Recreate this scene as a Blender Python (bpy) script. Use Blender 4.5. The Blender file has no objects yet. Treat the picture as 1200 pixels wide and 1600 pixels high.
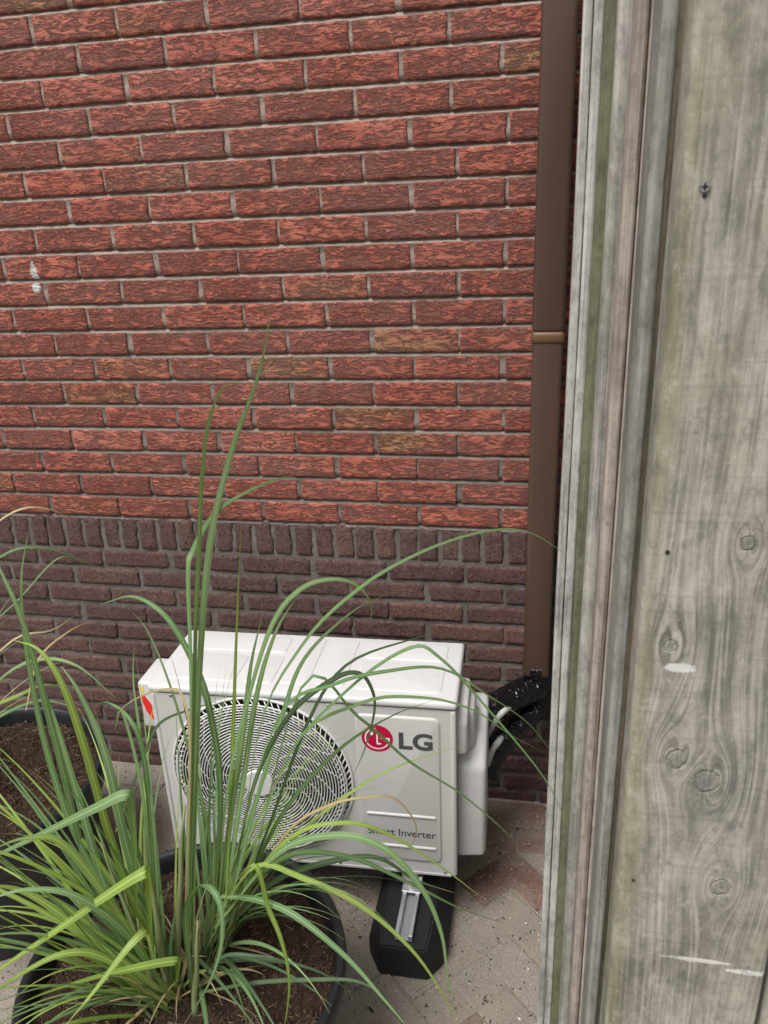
import bpy, bmesh, math, random
import numpy as np
from mathutils import Vector, Matrix, noise
random.seed(7)
R = math.radians
scene = bpy.context.scene
C = scene.collection

# ------------------------------------------------------------------ camera
CAM = Vector((0.0721, -1.926, 1.675)); FPX = 1208.4
yaw, pitch, roll = R(11.43), R(20.787), R(-2.378)
fwd = Vector((-math.sin(yaw)*math.cos(pitch), math.cos(yaw)*math.cos(pitch), -math.sin(pitch)))
rt = Vector((math.cos(yaw), math.sin(yaw), 0)); up = rt.cross(fwd)
r2 = rt*math.cos(roll) + up*math.sin(roll); u2 = -rt*math.sin(roll) + up*math.cos(roll)
cd = bpy.data.cameras.new('camera'); cam = bpy.data.objects.new('camera', cd); C.objects.link(cam)
M = Matrix((( r2.x, u2.x, -fwd.x, CAM.x), (r2.y, u2.y, -fwd.y, CAM.y), (r2.z, u2.z, -fwd.z, CAM.z), (0, 0, 0, 1)))
cam.matrix_world = M
cd.sensor_fit = 'HORIZONTAL'; cd.sensor_width = 36; cd.lens = 36*FPX/1200
cd.clip_start = 0.02; cd.clip_end = 500
cd.dof.use_dof = True; cd.dof.focus_distance = 1.75; cd.dof.aperture_fstop = 20
scene.camera = cam

# ------------------------------------------------------------------ sky, sun, exposure
world = bpy.data.worlds.new('World'); scene.world = world; world.use_nodes = True
wn = world.node_tree; wn.nodes.clear()
sun_dir = Vector((-0.24, -0.43, 0.87)).normalized()          # towards the sun
sk = wn.nodes.new('ShaderNodeTexSky'); sk.sky_type = 'NISHITA'; sk.sun_disc = False
sk.sun_elevation = math.asin(sun_dir.z); sk.sun_rotation = math.atan2(sun_dir.x, sun_dir.y)
sk.air_density = 1.0; sk.dust_density = 4.0
hs = wn.nodes.new('ShaderNodeHueSaturation'); hs.inputs['Saturation'].default_value = 0.12   # overcast: grey
bg = wn.nodes.new('ShaderNodeBackground'); bg.inputs['Strength'].default_value = 0.056
wo = wn.nodes.new('ShaderNodeOutputWorld')
wn.links.new(sk.outputs[0], hs.inputs['Color']); wn.links.new(hs.outputs[0], bg.inputs[0]); wn.links.new(bg.outputs[0], wo.inputs[0])
sl = bpy.data.lights.new('sun', 'SUN'); sl.energy = 1.5; sl.angle = R(26); sl.color = (1, 0.97, 0.93)
so = bpy.data.objects.new('sun', sl); C.objects.link(so); so.location = (-2, -3, 6)
so.rotation_euler = (-sun_dir).to_track_quat('-Z', 'Y').to_euler()
vs = scene.view_settings; vs.view_transform = 'Standard'; vs.look = 'None'; vs.gamma = 1; vs.exposure = 1.24; vs.use_curve_mapping = False

# ------------------------------------------------------------------ helpers
def at(u, v, y):                       # point of the place seen at (u, v) of the photograph, on the plane y
    d = fwd + r2*((u-600)/FPX) - u2*((v-800)/FPX)
    return CAM + d*((y-CAM.y)/d.y)
def atz(u, v, z):
    d = fwd + r2*((u-600)/FPX) - u2*((v-800)/FPX)
    return CAM + d*((z-CAM.z)/d.z)
def toimg(P):
    d = Vector(P)-CAM; z = d.dot(fwd)
    return 600+FPX*d.dot(r2)/z, 800-FPX*d.dot(u2)/z
def tag(o, label=None, cat=None, group=None, kind=None):
    if label: o['label'] = label
    if cat: o['category'] = cat
    if group: o['group'] = group
    if kind: o['kind'] = kind
    return o
def link(name, me, mat, parent=None, smooth=False):
    o = bpy.data.objects.new(name, me); C.objects.link(o)
    if mat is not None and not me.materials: me.materials.append(mat)
    if parent: o.parent = parent
    if smooth:
        for p in me.polygons: p.use_smooth = True
    return o
def empty(name, loc=(0, 0, 0), rz=0):
    o = bpy.data.objects.new(name, None); C.objects.link(o); o.location = loc; o.rotation_euler = (0, 0, rz)
    o.empty_display_size = 0.05
    return o
def obj(name, bm, mat, parent=None, smooth=False):
    me = bpy.data.meshes.new(name); bmesh.ops.recalc_face_normals(bm, faces=bm.faces[:]); bm.to_mesh(me); bm.free()
    return link(name, me, mat, parent, smooth)
def pyobj(name, vs_, fs, mat, parent=None, smooth=False):
    me = bpy.data.meshes.new(name); me.from_pydata(vs_, [], fs); me.update()
    return link(name, me, mat, parent, smooth)
def box(bm, x0, x1, y0, y1, z0, z1, bev=0, seg=2):
    m = Matrix.Translation(((x0+x1)/2, (y0+y1)/2, (z0+z1)/2)) @ Matrix.Diagonal((x1-x0, y1-y0, z1-z0, 1))
    vs_ = bmesh.ops.create_cube(bm, size=1, matrix=m)['verts']
    if bev:
        es = list({e for v in vs_ for e in v.link_edges})
        bmesh.ops.bevel(bm, geom=es, offset=bev, segments=seg, affect='EDGES', profile=0.5)
def boxobj(name, dims, mat, parent=None, bev=0.003, seg=2):
    bm = bmesh.new(); box(bm, *dims, bev=bev, seg=seg); return obj(name, bm, mat, parent, smooth=False)
def smooth_by_angle(o, ang=40):
    me = o.data
    for p in me.polygons: p.use_smooth = True
    me.set_sharp_from_angle(angle=R(ang))
def tube(pts, rad, n=10, closed=False):
    """tube along pts; rad a number or list"""
    V = []; F = []; N = len(pts); pts = [Vector(p) for p in pts]
    prev = None
    for i, p in enumerate(pts):
        a = pts[(i-1) % N] if closed or i > 0 else p; b = pts[(i+1) % N] if closed or i < N-1 else p
        t = (b-a).normalized()
        if prev is None:
            s = t.cross(Vector((0, 0, 1)))
            if s.length < .1: s = t.cross(Vector((0, 1, 0)))
            s.normalize()
        else:
            s = (prev - t*prev.dot(t)).normalized()
        prev = s; w = t.cross(s); r = rad[i] if isinstance(rad, (list, tuple)) else rad
        for k in range(n):
            c = 2*math.pi*k/n; V.append(p + s*(math.cos(c)*r) + w*(math.sin(c)*r))
    for i in range(N if closed else N-1):
        j = (i+1) % N
        for k in range(n):
            l = (k+1) % n; F.append((i*n+k, i*n+l, j*n+l, j*n+k))
    if not closed:
        F.append(tuple(range(n))[::-1]); F.append(tuple((N-1)*n+k for k in range(n)))
    return V, F
def catmull(P, n):
    P = [Vector(p) for p in P]; Q = [2*P[0]-P[1]]+P+[2*P[-1]-P[-2]]; out = []
    for i in range(1, len(Q)-2):
        for k in range(n):
            t = k/n; a, b, c, d = Q[i-1], Q[i], Q[i+1], Q[i+2]
            out.append(0.5*((2*b)+(c-a)*t+(2*a-5*b+4*c-d)*t*t+(3*b-a-3*c+d)*t*t*t))
    out.append(Q[-2]); return out
def lathe(prof, n=64):
    V = []; F = []; m = len(prof)
    for k in range(n):
        c = 2*math.pi*k/n
        for r, z in prof: V.append((r*math.cos(c), r*math.sin(c), z))
    for k in range(n):
        l = (k+1) % n
        for i in range(m-1): F.append((k*m+i, l*m+i, l*m+i+1, k*m+i+1))
    return V, F

# ------------------------------------------------------------------ materials
class NT:
    def __init__(s, name):
        s.m = bpy.data.materials.new(name); s.m.use_nodes = True; s.t = s.m.node_tree; s.n = s.t.nodes
        s.b = s.n['Principled BSDF']; s.out = s.n['Material Output']
    def new(s, typ, **kw):
        n = s.n.new('ShaderNode'+typ)
        for k, v in kw.items():
            if k in n.inputs: n.inputs[k].default_value = v
            else: setattr(n, k, v)
        return n
    def L(s, a, b): s.t.links.new(a, b)
    def pos(s, scale=(1, 1, 1), obj=False, off=None):
        src = s.new('TexCoord').outputs['Object'] if obj else s.new('NewGeometry').outputs['Position']
        mp = s.new('Mapping'); mp.inputs['Scale'].default_value = scale; s.L(src, mp.inputs[0]); return mp.outputs[0]
    def noise(s, vec, scale=1, detail=3, rough=.5, dist=0):
        n = s.new('TexNoise'); n.inputs['Scale'].default_value = scale; n.inputs['Detail'].default_value = detail
        n.inputs['Roughness'].default_value = rough; n.inputs['Distortion'].default_value = dist
        if vec is not None: s.L(vec, n.inputs['Vector'])
        return n.outputs['Fac']
    def ramp(s, f, pts):
        n = s.new('ValToRGB'); e = n.color_ramp.elements
        while len(e) < len(pts): e.new(0.5)
        for el, (p, c) in zip(e, pts):
            el.position = p; el.color = (c, c, c, 1) if isinstance(c, (int, float)) else (*c, 1)
        s.L(f, n.inputs[0]); return n.outputs[0]
    def mix(s, f, a, b, mode='MIX'):
        n = s.new('Mix', data_type='RGBA', blend_type=mode)
        for sock, v in ((n.inputs[0], f), (n.inputs[6], a), (n.inputs[7], b)):
            if isinstance(v, (int, float)): sock.default_value = v
            elif isinstance(v, tuple): sock.default_value = (*v, 1)
            else: s.L(v, sock)
        return n.outputs[2]
    def math(s, op, a, b=None, c=None):
        n = s.new('Math', operation=op)
        for i, v in enumerate((a, b, c)):
            if v is None: continue
            if isinstance(v, (int, float)): n.inputs[i].default_value = v
            else: s.L(v, n.inputs[i])
        return n.outputs[0]
    def bump(s, h, dist, strength=1, normal=None):
        n = s.new('Bump'); n.inputs['Distance'].default_value = dist; n.inputs['Strength'].default_value = strength
        s.L(h, n.inputs['Height'])
        if normal: s.L(normal, n.inputs['Normal'])
        return n.outputs[0]
    def base(s, c, rough=.6, normal=None, metal=0, spec=None):
        b = s.b
        if isinstance(c, tuple): b.inputs['Base Color'].default_value = (*c, 1)
        else: s.L(c, b.inputs['Base Color'])
        if isinstance(rough, (int, float)): b.inputs['Roughness'].default_value = rough
        else: s.L(rough, b.inputs['Roughness'])
        if normal: s.L(normal, b.inputs['Normal'])
        b.inputs['Metallic'].default_value = metal
        if spec is not None: b.inputs['Specular IOR Level'].default_value = spec
        return s.m
def marks(t, spots, warp=.5, scale=160):
    """0..1 mask of dabs of paint: spots = (x, z, half width, half height) on a wall or board"""
    sp = t.new('SeparateXYZ'); t.L(t.new('NewGeometry').outputs['Position'], sp.inputs[0]); best = None
    for (x, z, a, b) in spots:
        dx = t.math('DIVIDE', t.math('SUBTRACT', sp.outputs[0], x), a); dz = t.math('DIVIDE', t.math('SUBTRACT', sp.outputs[2], z), b)
        r = t.math('SQRT', t.math('ADD', t.math('MULTIPLY', dx, dx), t.math('MULTIPLY', dz, dz)))
        best = r if best is None else t.math('MINIMUM', best, r)
    n = t.noise(t.pos((1, 1, .7)), scale, 5, .75)
    return t.ramp(t.math('ADD', best, t.math('MULTIPLY', t.math('SUBTRACT', n, .5), warp*4)), [(.72, 1), (1.0, 0)])
def spot(u, v, y, a, b):
    q = at(u, v, y); k = (q-CAM).dot(fwd)/FPX; return (q.x, q.z, a*k, b*k)
WALLMARK = [spot(52, 424, 0, 6, 15), spot(56, 433, 0, 7, 6), spot(57, 449, 0, 9, 9)]
def plain(name, c, rough=.5, metal=0, spec=None, bumpd=0, bscale=300, var=0):
    t = NT(name); nm = None; col = c
    if bumpd: nm = t.bump(t.noise(t.pos(), bscale, 3), bumpd)
    if var:
        f = t.noise(t.pos(), 6, 5, .6)
        col = t.mix(f, tuple(x*(1-var) for x in c), tuple(min(1, x*(1+var)) for x in c))
    return t.base(col, rough, nm, metal, spec)

def mat_red_brick(name, island=False):
    t = NT(name)
    rnd = t.new('NewGeometry').outputs['Random Per Island'] if island else t.new('ObjectInfo').outputs['Random']
    p = t.pos((31, 8, 112))
    # each brick its own piece of the pattern
    cmb = t.new('CombineXYZ'); t.L(t.math('MULTIPLY', rnd, 37.0), cmb.inputs[1])
    add = t.new('VectorMath', operation='ADD'); t.L(p, add.inputs[0]); t.L(cmb.outputs[0], add.inputs[1])
    p2 = add.outputs[0]
    n1 = t.noise(p2, .95, 8, .66, 1.1)
    shift = t.math('MULTIPLY', t.math('SUBTRACT', t.math('FRACT', t.math('MULTIPLY', rnd, 7.31)), .44), .065)
    nn = t.math('ADD', n1, shift)
    mask = t.ramp(nn, [(.44, 0), (.54, 1)])
    crease = t.ramp(t.math('ABSOLUTE', t.math('SUBTRACT', nn, .455)), [(.0, .46), (.014, 1)])
    tone = t.noise(p2, .3, 4, .65)
    red = t.mix(t.ramp(tone, [(.3, 0), (.7, 1)]), (.39, .088, .056), (.61, .175, .112))
    hue = t.ramp(t.math('FRACT', t.math('MULTIPLY', rnd, 13.7)), [(.0, (.88, .88, .88)), (.3, (1, 1, 1)), (.8, (1.0, 1.0, 1.0)), (1, (1.06, 1.2, 1.2))])
    red = t.mix(1, red, hue, 'MULTIPLY')
    dark = t.mix(t.noise(p2, 2.5, 5, .7), (.165, .058, .047), (.31, .108, .080))
    yel = t.math('MULTIPLY', t.ramp(t.math('FRACT', t.math('MULTIPLY', rnd, 29.3)), [(.88, 0), (.97, 1)]), t.ramp(t.noise(p2, .16, 3), [(.44, 0), (.60, 1)]))
    red = t.mix(yel, red, (.46, .215, .10)); dark = t.mix(yel, dark, (.19, .095, .06))
    col = t.mix(mask, dark, red); col = t.mix(1, col, crease, 'MULTIPLY')
    fine = t.noise(t.pos(), 420, 3, .6)
    col = t.mix(t.ramp(t.noise(t.pos(), 150, 4, .75), [(.35, .38), (.5, 0)]), col, (.075, .035, .034))
    col = t.mix(t.ramp(fine, [(.64, 0), (.76, .4)]), col, (.62, .55, .5))
    col = t.mix(t.math('MULTIPLY', t.ramp(t.noise(t.pos((2.2, 2, 3.4)), 1, 5, .65), [(.42, 0), (.72, 1)]), .24), col, (.42, .30, .27))
    if not island: col = t.mix(marks(t, WALLMARK), col, (.72, .72, .72))
    h = t.math('ADD', t.math('MULTIPLY', mask, .55), t.math('MULTIPLY', n1, 1.6))
    nm = t.bump(h, .0075, 1.0); nm = t.bump(fine, .0016, .8, nm)
    return t.base(col, t.ramp(mask, [(0, .8), (1, .52)]), nm, spec=.35)
def mat_plinth_brick(name, island=False):
    t = NT(name)
    rnd = t.new('NewGeometry').outputs['Random Per Island'] if island else t.new('ObjectInfo').outputs['Random']
    c = t.ramp(rnd, [(0, (.085, .046, .043)), (.4, (.112, .055, .048)), (.7, (.098, .058, .054)), (.86, (.105, .068, .052)), (1, (.165, .082, .062))])
    p = t.pos()
    c = t.mix(t.ramp(t.noise(p, 22, 5, .65), [(.3, .0), (.75, .65)]), c, (.20, .125, .115))
    fine = t.noise(p, 330, 4, .7)
    c = t.mix(t.ramp(t.noise(p, 105, 6, .85), [(.38, .9), (.53, 0)]), c, (.028, .016, .018)); c = t.mix(t.ramp(t.noise(p, 12, 4, .6), [(.5, 0), (.7, .4)]), c, (.06, .036, .042))
    c = t.mix(t.ramp(t.noise(p, 190, 2), [(.6, 0), (.72, .45)]), c, (.30, .22, .21))
    nm = t.bump(t.noise(p, 60, 6, .75), .008, .8); nm = t.bump(fine, .003, .8, nm)
    return t.base(c, .85, nm, spec=.25)
def mat_mortar(name, c0, c1, soil=False):
    t = NT(name); p = t.pos()
    f = t.noise(p, 9, 6, .7); fine = t.noise(p, 380, 4, .75)
    c = t.mix(t.ramp(f, [(.3, 0), (.7, 1)]), c0, c1)
    c = t.mix(t.ramp(fine, [(.35, .6), (.55, 0)]), c, tuple(x*.45 for x in c0))
    if soil:  # mortar greyer and darker towards the bottom, with random dark patches
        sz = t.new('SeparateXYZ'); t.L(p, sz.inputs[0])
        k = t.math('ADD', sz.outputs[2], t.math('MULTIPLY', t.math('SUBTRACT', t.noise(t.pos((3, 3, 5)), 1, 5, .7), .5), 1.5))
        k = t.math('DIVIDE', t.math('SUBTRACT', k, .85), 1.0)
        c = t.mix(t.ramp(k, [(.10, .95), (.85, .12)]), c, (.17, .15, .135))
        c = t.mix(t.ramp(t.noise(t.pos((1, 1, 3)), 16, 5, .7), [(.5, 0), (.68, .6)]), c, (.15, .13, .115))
    nm = t.bump(t.noise(p, 90, 4, .7), .004, .8); nm = t.bump(fine, .002, 1, nm)
    return t.base(c, .95, nm, spec=.1)
def mat_wood(name, ca, cb, green=0, greencol=(.16, .19, .05), knots=(), edge=None, edgeside=1, seed=0, dark=.5, gfreq=1.0):
    t = NT(name)
    gp = t.new('NewGeometry').outputs['Position']; sp = t.new('SeparateXYZ'); t.L(gp, sp.inputs[0])
    x, y, z = sp.outputs
    psi = t.math('ADD', x, t.math('MULTIPLY', y, .8)); core = None
    for (kx, kz, kr) in knots:
        dx = t.math('SUBTRACT', x, kx); dz = t.math('MULTIPLY', t.math('SUBTRACT', z, kz), .5)
        rr = t.math('ADD', t.math('MULTIPLY', dx, dx), t.math('MULTIPLY', dz, dz))
        psi = t.math('SUBTRACT', psi, t.math('DIVIDE', t.math('MULTIPLY', dx, kr*kr*4.5), t.math('ADD', rr, kr*kr*1.2)))
        r0 = t.math('SQRT', t.math('ADD', t.math('MULTIPLY', dx, dx), t.math('MULTIPLY', t.math('MULTIPLY', dz, 1.7), t.math('MULTIPLY', dz, 1.7))))
        k = t.math('ADD', t.math('DIVIDE', r0, kr), t.math('MULTIPLY', t.math('SUBTRACT', t.noise(t.pos(), 90, 3, .6), .5), 1.1)); core = k if core is None else t.math('MINIMUM', core, k)
    cb_ = t.new('CombineXYZ'); t.L(psi, cb_.inputs[0]); t.L(t.math('MULTIPLY', z, .022), cb_.inputs[2]); cb_.inputs[1].default_value = seed
    v = cb_.outputs[0]
    g1 = t.noise(v, 95*gfreq, 6, .65, .3); g2 = t.noise(v, 330*gfreq, 3, .6)
    lines = t.math('SINE', t.math('ADD', t.math('MULTIPLY', psi, 620*gfreq), t.math('MULTIPLY', t.noise(v, 14, 3), 16)))
    blot = t.noise(t.pos((1, 1, .55)), 9, 6, .65, .4)
    c = t.mix(t.ramp(g1, [(.36, 0), (.62, 1)]), ca, cb)
    c = t.mix(t.math('MULTIPLY', t.ramp(lines, [(.45, 0), (1, .75)]), t.ramp(blot, [(.38, 1), (.62, .3)])), c, tuple(q*.55 for q in ca))
    c = t.mix(t.ramp(g2, [(.36, dark), (.54, 0)]), c, tuple(q*.42 for q in ca))
    c = t.mix(t.ramp(blot, [(.42, 0), (.7, .6)]), c, tuple(min(1, q*1.3) for q in cb))
    c = t.mix(t.ramp(t.noise(t.pos((1, 1, .3)), 14, 5, .7), [(.55, 0), (.72, .55)]), c, tuple(q*.55 for q in ca))
    if green:
        gm = t.math('MULTIPLY', t.ramp(t.noise(t.pos((1, 1, .35)), 10, 5, .65, .3), [(.35, 0), (.65, 1)]), green)
        c = t.mix(gm, c, greencol)
    if edge is not None:      # a strip of algae along one long edge
        d = t.math('MULTIPLY', t.math('ABSOLUTE', t.math('SUBTRACT', x, edge)), 1/.022)
        d = t.math('ADD', d, t.math('MULTIPLY', t.math('SUBTRACT', t.noise(t.pos((1, 1, .2)), 16, 4, .6), .5), 1.6))
        c = t.mix(t.ramp(d, [(.1, .5), (.5, 0)]), c, (.20, .198, .10))
    h = t.math('ADD', g2, t.math('MULTIPLY', g1, .8))
    if core is not None:
        sm = marks(t, [spot(1062, 1043, FY, 24, 10), spot(1048, 1012, FY, 9, 9), spot(1090, 1500, FY, 60, 5), spot(1170, 1520, FY, 40, 6)], .35, 120)
        c = t.mix(t.math('MULTIPLY', sm, .75), c, (.70, .69, .67))
        ring = t.math('SINE', t.math('ADD', t.math('MULTIPLY', core, 7), t.math('MULTIPLY', blot, 9)))
        inn = t.ramp(core, [(.6, .85), (1.1, 0)])
        kc = t.mix(t.ramp(ring, [(0, 0), (1, 1)]), tuple(q*.78 for q in ca), tuple(q*1.15 for q in ca))
        c = t.mix(inn, c, kc)
        c = t.mix(t.ramp(t.math('ABSOLUTE', t.math('SUBTRACT', core, 1.0)), [(0, .28), (.3, 0)]), c, tuple(q*.6 for q in ca))
        h = t.math('ADD', h, t.math('MULTIPLY', t.ramp(t.math('ABSOLUTE', t.math('SUBTRACT', core, 1.0)), [(0, 0), (.2, 1)]), .7))
    mot = t.noise(t.pos((1, 1, .6)), 55, 6, .8, .3)
    c = t.mix(t.ramp(mot, [(.36, .55), (.5, 0)]), c, tuple(q*.5 for q in ca))
    c = t.mix(t.ramp(mot, [(.54, 0), (.68, .45)]), c, tuple(min(1, q*1.25) for q in cb))
    saw = t.noise(t.pos((6, 6, 240)), 1, 4, .7)
    if knots: c = t.mix(t.ramp(saw, [(.36, .22), (.46, 0)]), c, tuple(q*.6 for q in ca))
    fz = t.noise(t.pos((1, 1, .5)), 260, 3, .7)
    c = t.mix(t.ramp(fz, [(.6, 0), (.75, .3)]), c, tuple(min(1, q*1.5) for q in cb))
    nm = t.bump(h, .0016, .8)
    return t.base(c, .85, nm, spec=.2)

m_red = mat_red_brick('red rustic brick'); m_redS = mat_red_brick('red rustic brick run', True)
m_pl = mat_plinth_brick('dark plinth brick'); m_plS = mat_plinth_brick('dark plinth brick run', True)
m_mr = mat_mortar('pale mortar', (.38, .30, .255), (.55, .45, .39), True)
m_mp = mat_mortar('grey mortar', (.12, .108, .098), (.22, .20, .185))
m_white = plain('white paint', (.85, .85, .85), .6)

# ------------------------------------------------------------------ brick wall
H = .0668; L = .2198; Z0 = .887; DL = .2165; DH = .0622; ZS = .785
def brick_mesh(name, w, h, d, seed, bev=.003, wob=.0012, relief=.0012, nx=20, nz=6):
    rnd = random.Random(seed)
    us = [0, bev] + [bev+(w-2*bev)*i/nx for i in range(1, nx)] + [w-bev, w]
    ws = [0, bev] + [bev+(h-2*bev)*i/nz for i in range(1, nz)] + [h-bev, h]
    A, B = len(us), len(ws); V = []; F = []
    o = Vector((seed*3.1, seed*1.7, 0))
    chips = [(rnd.choice((0, w)) if rnd.random() < .5 else rnd.uniform(0, w), rnd.choice((0, h)), rnd.uniform(.003, .009)) for _ in range(rnd.choice((0, 1, 1, 2, 3)))]
    for j, z in enumerate(ws):
        for i, x in enumerate(us):
            q = Vector((x*60, z*60, 0))+o
            ex = wob*noise.noise(q*.9+Vector((9, 0, 0))); ez = wob*noise.noise(q*.9+Vector((0, 9, 3)))
            bd = i in (0, A-1) or j in (0, B-1)
            y = bev*.9 if bd else relief*noise.noise(Vector((x*70, z*190, 0))+o)
            for cx, cz, cr in chips:
                dd = math.hypot(x-cx, z-cz)
                if dd < cr: y += (cr-dd)*.9
            V.append((x-w/2+ex*(1.6 if bd else .4), y, z-h/2+ez*(1.6 if bd else .4)))
    for j in range(B-1):
        for i in range(A-1): F.append((j*A+i, j*A+i+1, (j+1)*A+i+1, (j+1)*A+i))
    ring = [i for i in range(A)]+[j*A+A-1 for j in range(1, B)]+[(B-1)*A+i for i in range(A-2, -1, -1)]+[j*A for j in range(B-2, 0, -1)]
    b0 = len(V)
    for r in ring: V.append((V[r][0], d, V[r][2]))
    n = len(ring)
    for k in range(n):
        l = (k+1) % n; F.append((ring[l], ring[k], b0+k, b0+l))
    me = bpy.data.meshes.new(name); me.from_pydata(V, [], F); me.update()
    for p in me.polygons: p.use_smooth = True
    me.set_sharp_from_angle(angle=R(50))
    return me
wall = empty('brick_wall', (-.6, 0, 0))
tag(wall, 'house wall of red rustic brick above a dark purple brick plinth', 'wall')
reds = [brick_mesh('brick', L-.0092, H-.0098, .05, 10+s, .003, .0014, .0016) for s in range(10)]
pls = [brick_mesh('brick', DL-.0105, DH-.0105, .05, 40+s, .005, .0032, .0016) for s in range(9)]
rol = [brick_mesh('brick', .0592-.0095, .0955, .05, 70+s, .005, .0032, .0016, 6, 10) for s in range(7)]
for me in reds: me.materials.append(m_red)
for me in pls+rol: me.materials.append(m_pl)
specs = []
for k in range(0, 31):
    for i in range(-13, 9):
        x = -.003 + (i+.5)*L - (k % 2)*L/2 - (.001*k if k > 14 else 0)
        specs.append((reds, x+random.gauss(0, .0018), Z0+(k+.5)*H, random.gauss(0, .12), 'r'))
for i in range(-40, 30):
    x = .01+(i+.5)*.0592
    specs.append((rol, x+random.gauss(0, .002), (ZS+Z0)/2, random.gauss(-.5 if x > -.7 else 1.2, 1.3), 's'))
for k in range(0, 13):
    for i in range(-13, 9):
        x = -.098 + (i+.5)*DL + (k % 2)*DL/2
        specs.append((pls, x+random.gauss(0, .003), ZS-.001-(k+.5)*DH, random.gauss(0, .3), 'd'))
runs = {'r': bmesh.new(), 'p': bmesh.new()}
nview = 0
for meshes, x, z, tilt, kd in specs:
    if not (-2.6 < x < 1.5) or z < -.03: continue
    u, v = toimg((x, 0, z)); me = random.choice(meshes)
    m = Matrix.Translation((x, random.gauss(0, .0011), z)) @ Matrix.Rotation(R(tilt), 4, 'Y') @ Matrix.Rotation(R(random.gauss(0, .35)), 4, 'Z')
    if random.random() < .5: m = m @ Matrix.Diagonal((-1, 1, 1, 1))
    hid = u > 945
    hid = hid or (345 < u < 690 and 1040 < v < 1500) or v > 1275
    if -75 < u < 1000 and -45 < v < 1500 and not hid:
        b = bpy.data.objects.new('brick', me); C.objects.link(b); b.parent = wall
        b.matrix_parent_inverse = Matrix.Translation((.6, 0, 0)); b.matrix_basis = m; nview += 1
    else:
        bm = runs['r' if kd == 'r' else 'p']; n0 = len(bm.verts)
        bm.from_mesh(me); bm.verts.ensure_lookup_table()
        bmesh.ops.transform(bm, matrix=Matrix.Translation((.6, 0, 0)) @ m, verts=bm.verts[n0:])
print('bricks as objects', nview)
for k, mt in (('r', m_redS), ('p', m_plS)):
    o = obj('brickwork', runs[k], None, wall, True); o.data.materials.clear(); o.data.materials.append(mt); tag(o, kind='stuff')
def mortar(name, x0, x1, z0, z1, y, mat, amp):
    nx = int((x1-x0)/.012); nz = int((z1-z0)/.012); V = []; F = []
    for j in range(nz+1):
        for i in range(nx+1):
            x = x0+(x1-x0)*i/nx; z = z0+(z1-z0)*j/nz
            V.append((x+.6, y+amp*noise.noise(Vector((x*30, z*30, 2)))+amp*.6*noise.noise(Vector((x*90, z*90, 5))), z))
    for j in range(nz):
        for i in range(nx):
            a = j*(nx+1)+i; F.append((a, a+1, a+nx+2, a+nx+1))
    return pyobj(name, V, F, mat, wall, True)
def struck_mortar():
    zs = []
    for k in range(31):
        j = Z0+k*H; zs += [(j-.0060, .0022), (j-.0020, .0048), (j+.0022, .0095), (j+.0060, .0135), (j+.0085, .0050), (j+.022, .0042), (j+.038, .0042), (j+H-.0085, .0042)]
    nx = 340; V = []; F = []; x0, x1 = -2.6, 1.45
    for z, y in zs:
        for i in range(nx+1):
            x = x0+(x1-x0)*i/nx; q = Vector((x*34, z*60, 2))
            V.append((x+.6, y+.0020*noise.noise(q)+.0014*noise.noise(q*3), z+.0014*noise.noise(q*1.5+Vector((0, 0, 7)))))
    for j in range(len(zs)-1):
        for i in range(nx):
            a = j*(nx+1)+i; F.append((a, a+1, a+nx+2, a+nx+1))
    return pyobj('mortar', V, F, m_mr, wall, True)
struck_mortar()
mortar('mortar', -2.6, 1.45, -.03, Z0-.004, .0050, m_mp, .0030)
boxobj('wall_core', (-2.0, 2.05, .047, .25, -.05, 2.95), m_mp, wall, 0)
# ------------------------------------------------------------------ ground
def mat_ground(name, ca, cb, sand=.85):
    t = NT(name); p = t.pos(); rnd = t.new('ObjectInfo').outputs['Random']
    f = t.noise(p, 7, 6, .65); c = t.mix(t.ramp(f, [(.3, 0), (.7, 1)]), ca, cb)
    c = t.mix(t.ramp(rnd, [(0, .0), (1, .35)]), c, tuple(q*.72 for q in ca))
    vo = t.new('TexVoronoi'); vo.inputs['Scale'].default_value = 210; t.L(p, vo.inputs['Vector'])
    sc = t.new('SeparateColor'); t.L(vo.outputs['Color'], sc.inputs[0])
    sm = t.math('MULTIPLY', t.ramp(vo.outputs['Distance'], [(.25, 1), (.38, 0)]), t.ramp(t.noise(p, 30, 3), [(.4, .1), (.6, .8)]))
    stn = t.ramp(sc.outputs[0], [(0, (.10, .09, .085)), (.35, (.26, .22, .2)), (.7, (.42, .38, .33)), (1, (.62, .57, .5))])
    c = t.mix(sm, c, stn)
    fine = t.noise(p, 500, 3, .7); c = t.mix(t.ramp(t.noise(p, 210, 5, .8), [(.36, .75), (.5, 0)]), c, tuple(q*.4 for q in ca))
    c = t.mix(t.ramp(t.noise(p, 160, 4, .8), [(.58, 0), (.7, .7)]), c, (.52, .48, .43))
    c = t.mix(t.ramp(t.noise(p, 4.5, 5, .7), [(.5, 0), (.68, .55)]), c, (.13, .11, .10))
    # sand washed over
    sd = t.ramp(t.noise(p, 5, 5, .6, .5), [(.40, .15*sand), (.66, sand)])
    c = t.mix(sd, c, t.mix(fine, (.24, .205, .165), (.36, .31, .255)))
    nm = t.bump(t.noise(p, 60, 4, .6), .004, .5); nm = t.bump(t.math('SUBTRACT', 1.0, vo.outputs['Distance']), .002, .7, nm); nm = t.bump(fine, .0012, .8, nm)
    return t.base(c, .92, nm, spec=.2)
m_grd = mat_ground('sandy ground', (.25, .215, .175), (.33, .285, .235))
m_pav = mat_ground('grey concrete paver', (.22, .195, .175), (.31, .275, .24))
m_pvr = mat_ground('red clay paver', (.145, .072, .058), (.215, .105, .086), .6)
V = []; F = []
g = 220
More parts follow.
